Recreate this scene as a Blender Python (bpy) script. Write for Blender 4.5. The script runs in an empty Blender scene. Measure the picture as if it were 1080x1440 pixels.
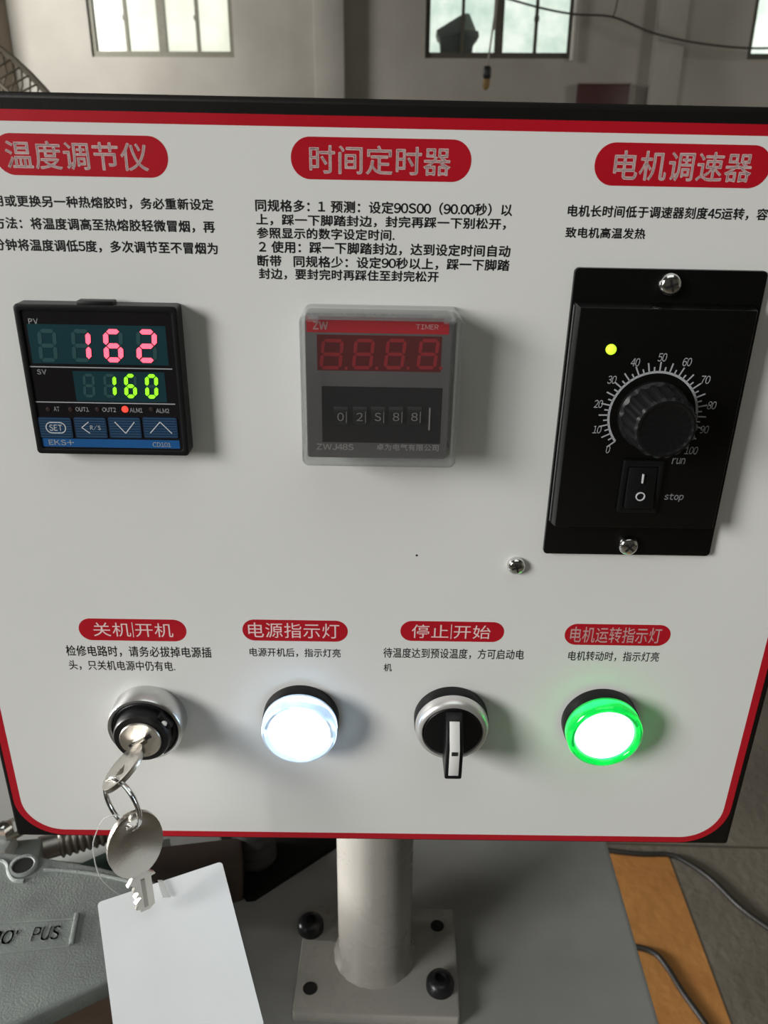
import bpy, bmesh, math, random
from mathutils import Vector, Matrix

random.seed(7)
PI = math.pi
C = bpy.context.scene.collection
scene = bpy.context.scene

# ------------------------------------------------------------------ camera
F = 1140.0                     # focal length for the 1080 x 1440 frame
CAM = Vector((0, 0, 1.35))     # eye height above the workshop floor
def unit(*a): return Vector(a).normalized()
def ortho(a, b): return (a - b * a.dot(b)).normalized()
# world axes as the camera sees them (x right, y down, z forward)
_dn = unit(-20, 2680, 1140)
_X = ortho(Vector((1, .009, -.03)), _dn)
_Z = -_dn
_Y = _Z.cross(_X)
def c2w(v): return Vector((v.dot(_X), v.dot(_Y), v.dot(_Z)))
right, up, back = c2w(Vector((1, 0, 0))), c2w(Vector((0, -1, 0))), c2w(Vector((0, 0, -1)))
cam_data = bpy.data.cameras.new('camera')
cam = bpy.data.objects.new('camera', cam_data); C.objects.link(cam)
cam.matrix_world = Matrix(((right.x, up.x, back.x, CAM.x), (right.y, up.y, back.y, CAM.y),
                           (right.z, up.z, back.z, CAM.z), (0, 0, 0, 1)))
cam_data.sensor_fit = 'VERTICAL'; cam_data.sensor_height = 36; cam_data.lens = F / 1440 * 36
cam_data.clip_start = .01; cam_data.clip_end = 200
cam_data.dof.use_dof = True; cam_data.dof.focus_distance = .272; cam_data.dof.aperture_fstop = 30
scene.camera = cam

# ------------------------------------------------------------------ view, world, lights
scene.view_settings.view_transform = 'Standard'; scene.view_settings.look = 'None'
scene.view_settings.gamma = 1; scene.view_settings.exposure = 0.0
W = bpy.data.worlds.new('overcast_sky'); scene.world = W; W.use_nodes = True
bg = W.node_tree.nodes['Background']; bg.inputs[0].default_value = (.97, 1.0, .93, 1); bg.inputs[1].default_value = 1.35

def area(name, loc, target, sx, sy, watts, col=(1, 1, 1), spread=180):
    l = bpy.data.lights.new(name, 'AREA'); l.shape = 'RECTANGLE'; l.size = sx; l.size_y = sy
    l.energy = watts; l.color = col; l.spread = math.radians(spread)
    o = bpy.data.objects.new(name, l); C.objects.link(o); o.location = loc
    o.rotation_euler = (Vector(target) - Vector(loc)).to_track_quat('-Z', 'Y').to_euler()
    return o
area('side_door_daylight', (-4.0, -2.3, 2.5), (0, .3, 1.2), 2.0, 2.0, 74, (1, .985, .96), 85)
area('side_window_daylight', (-4.0, 6.5, 2.9), (-2.6, 8.5, 1.9), 1.2, 1.4, 105, (1, .98, .94), 150)
area('open_doorway_daylight', (-4.05, .62, 1.35), (-.01, .36, 1.0), .9, .7, 47, (1, .985, .95), 70)
area('right_bay_fill', (5.0, 4.6, 2.9), (2.6, 8.5, 1.9), 1.2, 1.2, 26, (1, .97, .9), 140)  # added fill to lift the dark right bay of the back wall
area('overhead_fill', (.3, -1.0, 4.7), (.3, -.6, 0), 3.0, 3.0, 36, (.95, 1, .98))  # added overhead fill for ambient light, not a fitting of the room

# ------------------------------------------------------------------ panel frame
D = .246                       # distance from the lens to the panel plane
_vd = unit(-50, 2480, 1140)
_u = ortho(Vector((1, .016, .00916)), _vd); _v = -_vd; _n = _u.cross(_v)
def ray(x, y): return Vector(((x - 540) / F, (y - 720) / F, 1.0))
_r0 = ray(540, 720); _O = _r0 * (-D / _r0.dot(_n))
PO = CAM + c2w(_O); PU, PV, PN = c2w(_u), c2w(_v), c2w(_n)
def P(x, y, h=0.0):
    """photo point -> (u, v) in millimetres on the plane h mm in front of the panel"""
    r = ray(x, y); p = r * (-(D - h / 1000) / r.dot(_n)) - _O
    return p.dot(_u) * 1000, p.dot(_v) * 1000
def panel_matrix(u=0, v=0, h=0, rot=0):
    o = PO + (PU * u + PV * v + PN * h) / 1000
    m = Matrix(((PU.x, PV.x, PN.x, o.x), (PU.y, PV.y, PN.y, o.y), (PU.z, PV.z, PN.z, o.z), (0, 0, 0, 1)))
    return m @ Matrix.Rotation(rot, 4, 'Z')
def panel_point(u, v, h): return PO + (PU * u + PV * v + PN * h) / 1000
def wdir(x, y): return c2w(ray(x, y))
def at_y(x, y, Y):
    d = wdir(x, y); return CAM + d * (Y / d.y)
def at_z(x, y, z):
    d = wdir(x, y); return CAM + d * ((z - CAM.z) / d.z)

# ------------------------------------------------------------------ materials
def mat(name, col, rough=.5, metal=0.0, var=.06, scale=40, bump=0.0, bscale=200, coat=0.0, spec=.5, col2=None, emit=None, es=0.0, rvar=.06):
    m = bpy.data.materials.new(name); m.use_nodes = True
    nt = m.node_tree; b = nt.nodes['Principled BSDF']
    tc = nt.nodes.new('ShaderNodeTexCoord')
    no = nt.nodes.new('ShaderNodeTexNoise'); no.inputs['Scale'].default_value = scale; no.inputs['Detail'].default_value = 5
    nt.links.new(tc.outputs['Object'], no.inputs['Vector'])
    rp = nt.nodes.new('ShaderNodeValToRGB'); rp.color_ramp.elements[0].position = .3; rp.color_ramp.elements[1].position = .7
    c2 = col2 or tuple(min(1, c * (1 + var)) for c in col); c1 = col if col2 else tuple(c * (1 - var) for c in col)
    rp.color_ramp.elements[0].color = (*c1, 1); rp.color_ramp.elements[1].color = (*c2, 1)
    nt.links.new(no.outputs['Fac'], rp.inputs[0]); nt.links.new(rp.outputs[0], b.inputs['Base Color'])
    mr = nt.nodes.new('ShaderNodeMapRange'); mr.inputs['To Min'].default_value = max(.02, rough - rvar); mr.inputs['To Max'].default_value = min(1, rough + rvar)
    nt.links.new(no.outputs['Fac'], mr.inputs['Value']); nt.links.new(mr.outputs[0], b.inputs['Roughness'])
    b.inputs['Metallic'].default_value = metal; b.inputs['Coat Weight'].default_value = coat
    b.inputs['Specular IOR Level'].default_value = spec
    if bump:
        n2 = nt.nodes.new('ShaderNodeTexNoise'); n2.inputs['Scale'].default_value = bscale; n2.inputs['Detail'].default_value = 6
        nt.links.new(tc.outputs['Object'], n2.inputs['Vector'])
        bp = nt.nodes.new('ShaderNodeBump'); bp.inputs['Strength'].default_value = bump; bp.inputs['Distance'].default_value = .01 if bscale < 60 else .001
        nt.links.new(n2.outputs['Fac'], bp.inputs['Height']); nt.links.new(bp.outputs[0], b.inputs['Normal'])
    if emit:
        b.inputs['Emission Color'].default_value = (*emit, 1); b.inputs['Emission Strength'].default_value = es
    return m
def clear_mat(name, tint=(.95, .97, .96), gloss=.15, milk=0.0, rough=.08):
    m = bpy.data.materials.new(name); m.use_nodes = True; nt = m.node_tree
    for n in list(nt.nodes):
        if n.type == 'BSDF_PRINCIPLED': nt.nodes.remove(n)
    out = [n for n in nt.nodes if n.type == 'OUTPUT_MATERIAL'][0]
    t = nt.nodes.new('ShaderNodeBsdfTransparent'); t.inputs[0].default_value = (*tint, 1)
    g = nt.nodes.new('ShaderNodeBsdfGlossy'); g.inputs['Roughness'].default_value = rough
    fr = nt.nodes.new('ShaderNodeFresnel')                  # thin sheet: both faces reflect as from the air side
    ge = nt.nodes.new('ShaderNodeNewGeometry'); io = nt.nodes.new('ShaderNodeMath'); io.operation = 'MULTIPLY_ADD'; io.inputs[1].default_value = 1 / 1.5 - 1.5; io.inputs[2].default_value = 1.5
    nt.links.new(ge.outputs['Backfacing'], io.inputs[0]); nt.links.new(io.outputs[0], fr.inputs[0])
    ad = nt.nodes.new('ShaderNodeMath'); ad.operation = 'ADD'; ad.inputs[1].default_value = gloss - .04; nt.links.new(fr.outputs[0], ad.inputs[0]); ad.use_clamp = True
    mx = nt.nodes.new('ShaderNodeMixShader'); nt.links.new(ad.outputs[0], mx.inputs[0]); nt.links.new(t.outputs[0], mx.inputs[1]); nt.links.new(g.outputs[0], mx.inputs[2])
    d = nt.nodes.new('ShaderNodeBsdfDiffuse'); no = nt.nodes.new('ShaderNodeTexNoise'); no.inputs['Scale'].default_value = 90
    rp = nt.nodes.new('ShaderNodeValToRGB'); rp.color_ramp.elements[0].color = (.7, .72, .72, 1); rp.color_ramp.elements[1].color = (.85, .86, .86, 1)
    nt.links.new(no.outputs['Fac'], rp.inputs[0]); nt.links.new(rp.outputs[0], d.inputs[0])
    m2 = nt.nodes.new('ShaderNodeMixShader'); m2.inputs[0].default_value = milk
    nt.links.new(mx.outputs[0], m2.inputs[1]); nt.links.new(d.outputs[0], m2.inputs[2]); nt.links.new(m2.outputs[0], out.inputs[0])
    return m
def pane_mat(name, c1, c2, thru, scale=3.0):
    """grimy window glass: partly clear, partly a light-spreading film of dirt"""
    m = bpy.data.materials.new(name); m.use_nodes = True; nt = m.node_tree
    for n in list(nt.nodes):
        if n.type == 'BSDF_PRINCIPLED': nt.nodes.remove(n)
    out = [n for n in nt.nodes if n.type == 'OUTPUT_MATERIAL'][0]
    tc = nt.nodes.new('ShaderNodeTexCoord'); no = nt.nodes.new('ShaderNodeTexNoise'); no.inputs['Scale'].default_value = scale; no.inputs['Detail'].default_value = 6
    nt.links.new(tc.outputs['Object'], no.inputs['Vector'])
    rp = nt.nodes.new('ShaderNodeValToRGB'); rp.color_ramp.elements[0].position = .35; rp.color_ramp.elements[1].position = .62
    rp.color_ramp.elements[0].color = (*c1, 1); rp.color_ramp.elements[1].color = (*c2, 1); nt.links.new(no.outputs['Fac'], rp.inputs[0])
    t = nt.nodes.new('ShaderNodeBsdfTransparent'); nt.links.new(rp.outputs[0], t.inputs[0])
    tl = nt.nodes.new('ShaderNodeBsdfTranslucent'); nt.links.new(rp.outputs[0], tl.inputs[0])
    g = nt.nodes.new('ShaderNodeBsdfGlossy'); g.inputs['Roughness'].default_value = .2
    mx = nt.nodes.new('ShaderNodeMixShader'); mx.inputs[0].default_value = thru; nt.links.new(tl.outputs[0], mx.inputs[1]); nt.links.new(t.outputs[0], mx.inputs[2])
    m2 = nt.nodes.new('ShaderNodeMixShader'); m2.inputs[0].default_value = .04; nt.links.new(mx.outputs[0], m2.inputs[1]); nt.links.new(g.outputs[0], m2.inputs[2])
    nt.links.new(m2.outputs[0], out.inputs[0]); return m
def lens_mat(name, col, strength, tint):
    """moulded lamp lens, lit through by its own lamp: glowing plastic under a glossy clear skin"""
    m = bpy.data.materials.new(name); m.use_nodes = True; nt = m.node_tree; b = nt.nodes['Principled BSDF']
    no = nt.nodes.new('ShaderNodeTexNoise'); no.inputs['Scale'].default_value = 150; no.inputs['Detail'].default_value = 3
    tc = nt.nodes.new('ShaderNodeTexCoord'); nt.links.new(tc.outputs['Object'], no.inputs['Vector'])
    mr = nt.nodes.new('ShaderNodeMapRange'); mr.inputs['From Min'].default_value = .35; mr.inputs['From Max'].default_value = .65
    mr.inputs['To Min'].default_value = strength * .7; mr.inputs['To Max'].default_value = strength * 1.25
    nt.links.new(no.outputs['Fac'], mr.inputs[0]); nt.links.new(mr.outputs[0], b.inputs['Emission Strength'])
    b.inputs['Base Color'].default_value = (*tint, 1); b.inputs['Emission Color'].default_value = (*col, 1); b.inputs['Roughness'].default_value = .08
    b.inputs['Transmission Weight'].default_value = .75; b.inputs['IOR'].default_value = 1.49
    return m
M = {}
M['face_white'] = mat('white_printed_panel', (.76, .765, .745), .33, var=.015, scale=12, rvar=.03)
M['black_frame'] = mat('black_powder_coat', (.006, .0055, .005), .5, bump=.05, bscale=900, spec=.2)
M['red_print'] = mat('red_print', (.45, .005, .016), .36, var=.05)
M['text_black'] = mat('black_print', (.02, .02, .022), .5)
M['text_pink'] = mat('pale_print', (.84, .64, .63), .5, var=.03)
M['black_plastic'] = mat('black_plastic', (.006, .006, .0065), .40, bump=.05, bscale=1500, spec=.3)
M['speed_black'] = mat('black_enamel', (.003, .003, .0027), .27, bump=.02, bscale=1800, spec=.3)
M['gloss_black'] = mat('glossy_black_film', (.010, .009, .011), .22)
M['edge_grey'] = mat('edge_light_grey', (.10, .10, .105), .45)  # grey stands in for light caught on the housing's left side
M['chrome'] = mat('chrome', (.72, .72, .70), .14, 1.0, rvar=.04)
M['nickel'] = mat('brushed_nickel', (.58, .55, .50), .28, 1.0, bump=.04, bscale=700)
M['satin'] = mat('satin_steel', (.62, .62, .61), .30, 1.0, bump=.06, bscale=900)
M['silver_ring'] = mat('silver_bezel', (.78, .77, .75), .33, .75)
M['dial_grey'] = mat('grey_dial_print', (.40, .42, .44), .5)
M['white_plastic'] = mat('white_insert', (.74, .74, .72), .4)
M['label_white'] = mat('white_legend', (.62, .64, .66), .5)
M['teal_dark'] = mat('dark_teal_filter', (.012, .045, .055), .22)
M['teal_seg'] = mat('unlit_segment', (.03, .085, .09), .3)
M['blue_strip'] = mat('blue_strip', (.012, .10, .30), .35)
M['blue_key'] = mat('dark_blue_key', (.008, .028, .065), .4)
M['blue_line'] = mat('blue_key_line', (.02, .075, .16), .4)
M['led_red'] = mat('red_digit_glow', (.5, .02, .04), .4, emit=(1.0, .085, .135), es=2.6)
M['led_green'] = mat('green_digit_glow', (.1, .4, .02), .4, emit=(.30, 1.0, .015), es=1.25)
M['led_dot'] = mat('red_lamp_glow', (.5, .02, .02), .4, emit=(1.0, .05, .03), es=1.6)
M['led_lime'] = mat('lime_lamp_glow', (.3, .5, .02), .3, emit=(.62, 1.0, .04), es=1.15)
M['led_off'] = mat('unlit_lamp', (.035, .02, .02), .3)
M['timer_grey'] = mat('hazed_timer_face', (.10, .094, .094), .35)  # grey raised to stand in for haze reflected in the clear cover
M['timer_red'] = mat('timer_red_band', (.46, .010, .02), .35)
M['timer_window'] = mat('dark_red_filter', (.11, .009, .012), .2)
M['timer_seg'] = mat('unlit_red_segment', (.30, .015, .022), .3)
M['timer_legend'] = mat('timer_legend', (.45, .44, .43), .5)
M['timer_redleg'] = mat('timer_red_legend', (.62, .36, .36), .5)
M['timer_dim'] = mat('dim_timer_legend', (.22, .21, .21), .5)
M['clear'] = clear_mat('clear_plastic_front', (.98, .98, .98), .035, .012)
M['clear_wall'] = clear_mat('clear_plastic_wall', (.96, .975, .97), .07, .07)
M['white_core'] = mat('white_lamp_glow', (.8, .85, .9), .4, emit=(.86, .94, 1.0), es=5.0)
M['green_core'] = mat('green_lamp_glow', (.5, .9, .6), .4, emit=(.42, 1.0, .62), es=4.2)
M['white_lens'] = lens_mat('clear_lit_lens', (.56, .76, 1.0), .52, (.80, .90, 1.0))
M['green_lens'] = lens_mat('green_lit_lens', (.0, .78, .10), .44, (.03, .75, .16))
M['paper'] = mat('white_card', (.80, .82, .84), .6, var=.02)
M['strap'] = clear_mat('clear_strap', (.8, .8, .78), .12, .35)
M['cream_paint'] = mat('cream_white_paint', (.34, .325, .295), .28, var=.04, bump=.06, bscale=300)
M['sheet_grey'] = mat('pale_grey_sheet_steel', (.32, .32, .305), .38, var=.05, bump=.05, bscale=250)
M['bolt_black'] = mat('black_oxide_bolt', (.02, .02, .022), .3, .4)
M['cast'] = mat('grey_cast_metal', (.30, .325, .31), .52, .1, var=.12, scale=60, bump=.35, bscale=900)
M['cast_pale'] = mat('pale_grey_casting', (.60, .63, .61), .45, .1, var=.06)
M['dark_green'] = mat('dark_green_steel', (.025, .045, .036), .45)
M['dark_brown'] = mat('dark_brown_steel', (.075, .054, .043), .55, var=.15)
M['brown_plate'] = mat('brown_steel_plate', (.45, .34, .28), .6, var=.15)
M['steel_rod'] = mat('oily_steel', (.38, .36, .32), .38, .8, var=.2)
M['rubber'] = mat('ribbed_rubber', (.045, .043, .042), .6)
M['hole'] = mat('dark_recess', (.006, .006, .006), .8)
M['wall'] = mat('grimy_plaster', (.33, .31, .275), .85, scale=1.3, col2=(.43, .41, .37), bump=.25, bscale=14)
M['wall_side'] = mat('side_plaster', (.30, .28, .245), .85, scale=1.1, col2=(.40, .38, .34), bump=.25, bscale=12)
M['pilaster'] = mat('pilaster_plaster', (.34, .325, .29), .85, scale=1.7, col2=(.43, .41, .37), bump=.2, bscale=14)
M['corner_brown'] = mat('brown_corner_plaster', (.20, .165, .12), .85, scale=2, col2=(.27, .23, .18), bump=.3, bscale=10)  # browner, darker tone for the left corner
M['ceiling'] = mat('grey_ceiling', (.35, .34, .32), .9, scale=2)
M['floor'] = mat('worn_concrete', (.135, .115, .088), .75, scale=3.5, col2=(.195, .172, .135), bump=.3, bscale=50)
M['joint'] = mat('slab_joint', (.075, .065, .05), .85)
M['orange'] = mat('orange_floor_paint', (.42, .175, .045), .65, scale=9, col2=(.51, .235, .062), bump=.2, bscale=50)
M['frame_olive'] = mat('olive_window_frame', (.17, .165, .125), .6, var=.12)
M['frame_dark'] = mat('dark_window_frame', (.075, .07, .05), .6, var=.15)
M['pane_clean'] = pane_mat('bright_window_pane', (.92, .92, .86), (.98, .98, .93), .75)
M['pane_grimy'] = pane_mat('grimy_window_pane', (.70, .78, .74), (.86, .89, .87), .975, 4.0)
M['cable'] = mat('black_cable', (.022, .020, .018), .42)
M['cable_wall'] = mat('dusty_cable', (.05, .045, .038), .7)
M['pipe'] = mat('white_pipe', (.62, .60, .55), .5)
M['maroon'] = mat('maroon_paint', (.055, .012, .010), .5, var=.15)
M['wood_edge'] = mat('pale_edge', (.30, .25, .2), .6)
M['rope'] = mat('pale_rope', (.5, .47, .4), .8)
M['ochre'] = mat('ochre_tape', (.34, .22, .07), .6)
M['bin_dark'] = mat('dark_weathered_steel', (.03, .022, .017), .7, var=.2)
M['bin_grey'] = mat('grey_weathered_steel', (.10, .09, .075), .7, var=.15)
M['bin_pale'] = mat('pale_weathered_steel', (.40, .37, .32), .7)
M['fan_wire'] = mat('fan_cage_wire', (.16, .135, .10), .5, .3)
M['fan_blade'] = mat('fan_blade', (.36, .35, .31), .5)

# ------------------------------------------------------------------ mesh helpers (metres)
def box(bm, x0, x1, y0, y1, z0, z1, mtx=None):
    vs = [bm.verts.new((x, y, z)) for z in (z0, z1) for y in (y0, y1) for x in (x0, x1)]
    for f in ((0, 2, 3, 1), (4, 5, 7, 6), (0, 1, 5, 4), (2, 6, 7, 3), (0, 4, 6, 2), (1, 3, 7, 5)):
        bm.faces.new([vs[i] for i in f])
    if mtx: bmesh.ops.transform(bm, matrix=mtx, verts=vs)
    return vs
def prism(bm, pts, z0, z1, mtx=None):
    a = [bm.verts.new((x, y, z0)) for x, y in pts]; b = [bm.verts.new((x, y, z1)) for x, y in pts]
    k = len(pts)
    bm.faces.new(list(reversed(a))); bm.faces.new(b)
    for i in range(k): bm.faces.new((a[i], a[(i + 1) % k], b[(i + 1) % k], b[i]))
    if mtx: bmesh.ops.transform(bm, matrix=mtx, verts=a + b)
    return a + b
def ring_prism(bm, outer, inner, z0, z1):
    """a flat frame between two outlines with the same number of points"""
    k = len(outer); L = [[bm.verts.new((x, y, z)) for x, y in pts] for pts, z in ((outer, z0), (outer, z1), (inner, z1), (inner, z0))]
    for i in range(k):
        j = (i + 1) % k
        for a in range(4):
            b = (a + 1) % 4
            bm.faces.new((L[a][i], L[a][j], L[b][j], L[b][i]))
def lathe(bm, prof, seg=48, mtx=None, mod=None):
    rings, vs = [], []
    for r, z in prof:
        if r < 1e-7:
            v = bm.verts.new((0, 0, z)); rings.append([v]); vs.append(v); continue
        ring = []
        for i in range(seg):
            a = 2 * PI * i / seg; rr = r * (mod(i, r, z) if mod else 1)
            ring.append(bm.verts.new((rr * math.cos(a), rr * math.sin(a), z)))
        rings.append(ring); vs += ring
    for a, b in zip(rings, rings[1:]):
        if len(a) == 1 and len(b) == 1: continue
        for i in range(seg):
            j = (i + 1) % seg
            if len(a) == 1: bm.faces.new((a[0], b[i], b[j])) if len(b) > 1 else None
            elif len(b) == 1: bm.faces.new((a[i], a[j], b[0]))
            else: bm.faces.new((a[i], a[j], b[j], b[i]))
    if mtx: bmesh.ops.transform(bm, matrix=mtx, verts=vs)
    return vs
def smooth_path(pts, n=8):
    pts = [Vector(p) for p in pts]; out = []
    for i in range(len(pts) - 1):
        p0 = pts[max(i - 1, 0)]; p1 = pts[i]; p2 = pts[i + 1]; p3 = pts[min(i + 2, len(pts) - 1)]
        for k in range(n):
            t = k / n
            out.append(.5 * ((2 * p1) + (p2 - p0) * t + (2 * p0 - 5 * p1 + 4 * p2 - p3) * t * t + (3 * p1 - p0 - 3 * p2 + p3) * t ** 3))
    out.append(pts[-1]); return out
def tube(bm, pts, r, seg=10, closed=False):
    pts = [Vector(p) for p in pts]; k = len(pts); rings = []
    ref = None
    for i, p in enumerate(pts):
        if closed: t = (pts[(i + 1) % k] - pts[(i - 1) % k]).normalized()
        else: t = (pts[min(i + 1, k - 1)] - pts[max(i - 1, 0)]).normalized()
        if ref is None: ref = t.orthogonal().normalized()
        ref = (ref - t * ref.dot(t)).normalized(); s = t.cross(ref)
        rr = r[i] if isinstance(r, (list, tuple)) else r
        rings.append([bm.verts.new(p + (ref * math.cos(2 * PI * j / seg) + s * math.sin(2 * PI * j / seg)) * rr) for j in range(seg)])
    for i in range(k if closed else k - 1):
        a, b = rings[i], rings[(i + 1) % k]
        for j in range(seg): bm.faces.new((a[j], a[(j + 1) % seg], b[(j + 1) % seg], b[j]))
    if not closed: bm.faces.new(list(reversed(rings[0]))); bm.faces.new(rings[-1])
def rrect(w, h, r, cx=0, cy=0, seg=8):
    pts = []
    for sx, sy, a0 in ((1, 1, 0), (-1, 1, 90), (-1, -1, 180), (1, -1, 270)):
        for i in range(seg + 1):
            a = math.radians(a0 + 90 * i / seg)
            pts.append((cx + sx * (w / 2 - r) + r * math.cos(a), cy + sy * (h / 2 - r) + r * math.sin(a)))
    return pts
def circle(r, cx=0, cy=0, seg=32): return [(cx + r * math.cos(2 * PI * i / seg), cy + r * math.sin(2 * PI * i / seg)) for i in range(seg)]
def B(): return bmesh.new()
def obj(name, bm, m, parent=None, bevel=0.0, bseg=2, angle=38):
    bmesh.ops.remove_doubles(bm, verts=bm.verts, dist=1e-7)
    bmesh.ops.recalc_face_normals(bm, faces=bm.faces)
    if bevel:
        es = [e for e in bm.edges if len(e.link_faces) == 2 and e.calc_face_angle(0) > math.radians(55)]
        bmesh.ops.bevel(bm, geom=es, offset=bevel, segments=bseg, affect='EDGES', profile=.5, clamp_overlap=True)
    for f in bm.faces: f.smooth = True
    for e in bm.edges:
        if len(e.link_faces) == 2 and e.calc_face_angle(0) > math.radians(angle): e.smooth = False
    me = bpy.data.meshes.new(name); bm.to_mesh(me); bm.free()
    me.materials.append(M[m] if isinstance(m, str) else m)
    o = bpy.data.objects.new(name, me); C.objects.link(o)
    if parent: o.parent = parent
    return o
def tag(o, label=None, cat=None, group=None, kind=None):
    if label: o['label'] = label
    if cat: o['category'] = cat
    if group: o['group'] = group
    if kind: o['kind'] = kind
    return o
def thing(name, label, cat, mtx, group=None):
    o = bpy.data.objects.new(name, None); C.objects.link(o); o.empty_display_size = .02
    o.matrix_world = mtx; return tag(o, label, cat, group)
def struct(name, bm, m, parent=None, **k):
    o = obj(name, bm, m, parent, **k)
    if not parent: o['kind'] = 'structure'
    return o
T = Matrix.Translation
def at(x, y, z=0, rz=0): return T((x, y, z)) @ Matrix.Rotation(rz, 4, 'Z')

# --- lettering: outlines come from Blender's built-in typefaces, turned into plain meshes
GLYPHS = {}
def glyph(ch):
    """outline of one character as (points, faces); ASCII uses the wide forms so that all lettering shares one sans typeface"""
    if ch in GLYPHS: return GLYPHS[ch]
    c = chr(ord(ch) + 0xFEE0) if 33 <= ord(ch) <= 126 and ch not in ".'" else ch
    cu = bpy.data.curves.new('lettering', 'FONT'); cu.body = c; cu.size = 1; cu.resolution_u = 4
    o = bpy.data.objects.new('lettering', cu); C.objects.link(o)
    bpy.context.view_layer.update()
    me = bpy.data.meshes.new_from_object(o.evaluated_get(bpy.context.evaluated_depsgraph_get()))
    GLYPHS[ch] = ([(v.co.x, v.co.y) for v in me.vertices], [tuple(p.vertices) for p in me.polygons])
    bpy.data.objects.remove(o); bpy.data.curves.remove(cu); bpy.data.meshes.remove(me)
    return GLYPHS[ch]
def width(pts): return max(p[0] for p in pts) - min(p[0] for p in pts)
def em():
    if 'em' not in GLYPHS: GLYPHS['em'] = width(glyph('一')[0]) / .90
    return GLYPHS['em']
def glyph_mesh(s, bold=0.0, shear=0.0, spacing=1.0):
    E_ = em(); pen = 0; vs, fs = [], []
    for ch in s:
        if ch == ' ': pen += .42 * E_; continue
        pts, faces = glyph(ch)
        if ord(ch) < 127:
            x0 = min(p[0] for p in pts); dx = pen + .05 * E_ - x0; adv = (width(pts) + .11 * E_) * spacing
            if ch.isdigit(): adv = .56 * E_ * spacing; dx = pen + (.56 * E_ - width(pts)) / 2 - x0
        else: dx = pen; adv = E_ * spacing
        # heavier strokes: the outline overprinted slightly off register
        for bx, by in (((1, 0), (-1, 0), (0, 1), (0, -1)) if bold else ((0, 0),)):
            k = len(vs)
            vs += [(x + dx + bx * bold + shear * y, y + by * bold, 0) for x, y in pts]; fs += [tuple(i + k for i in f_) for f_ in faces]
        pen += adv
    me = bpy.data.meshes.new('lettering'); me.from_pydata(vs, [], fs); me.update(); return me
def letters(name, s, m, parent, rect, z, bold=0.0, shear=0.0, spacing=1.0, rot=0.0):
    """fit the inked outline of the words into rect = (u0, u1, v0, v1) in metres, at height z"""
    me = glyph_mesh(s, bold, shear, spacing)
    xs = [v.co.x for v in me.vertices]; ys = [v.co.y for v in me.vertices]
    if not xs: raise RuntimeError('no outline for ' + s)
    u0, u1, v0, v1 = rect
    sx = (u1 - u0) / max(1e-6, max(xs) - min(xs)); sy = (v1 - v0) / max(1e-6, max(ys) - min(ys)); x0, y0 = min(xs), min(ys)
    cx, cy = (u0 + u1) / 2, (v0 + v1) / 2
    for v in me.vertices:
        x, y = u0 + (v.co.x - x0) * sx - cx, v0 + (v.co.y - y0) * sy - cy
        v.co = (cx + x * math.cos(rot) - y * math.sin(rot), cy + x * math.sin(rot) + y * math.cos(rot), z)
    me.name = name; me.materials.append(M[m]); o = bpy.data.objects.new(name, me); C.objects.link(o)
    if parent: o.parent = parent
    return o
class Frame:
    """photo rectangles -> local rectangles (metres) of a thing mounted at (u, v) on the panel, on its plane h mm proud"""
    def __init__(s, u, v, h): s.u, s.v, s.h = u, v, h
    def pt(s, x, y): a, b = P(x, y, s.h); return (a - s.u) / 1000, (b - s.v) / 1000
    def rect(s, x0, y0, x1, y1):
        cx, cy = (x0 + x1) / 2, (y0 + y1) / 2
        return s.pt(x0, cy)[0], s.pt(x1, cy)[0], s.pt(cx, y1)[1], s.pt(cx, y0)[1]

# ================================================================== THE ROOM
XL, XR, YB, YF, ZC = -4.25, 5.2, 8.5, -4.5, 4.9
bm = B(); box(bm, XL, XR, YF, YB, -.12, 0); struct('floor', bm, 'floor')
bm = B(); box(bm, XL - .2, XR + .2, YF - .2, YB + .3, ZC, ZC + .15); struct('ceiling', bm, 'ceiling')
bm = B(); box(bm, XL - .2, XL, YF - .2, YB + .3, -.12, ZC); struct('wall_left', bm, 'wall_side')
bm = B(); box(bm, XR, XR + .2, YF - .2, YB + .3, -.12, ZC); struct('wall_right', bm, 'wall_side')
bm = B(); box(bm, XL, XR, YF - .2, YF, -.12, ZC); struct('wall_front', bm, 'wall_side')
SILL, HEAD = 2.275, 3.9
WINS = [(-2.985, -1.655), (.105, 1.45), (3.03, 4.38)]
bm = B()
box(bm, XL, XR, YB, YB + .24, -.12, SILL); box(bm, XL, XR, YB, YB + .24, HEAD, ZC)
xe = [XL] + [e for w in WINS for e in w] + [XR]
for i in range(0, len(xe), 2): box(bm, xe[i], xe[i + 1], YB, YB + .24, SILL, HEAD)
struct('wall_back', bm, 'wall')
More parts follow.
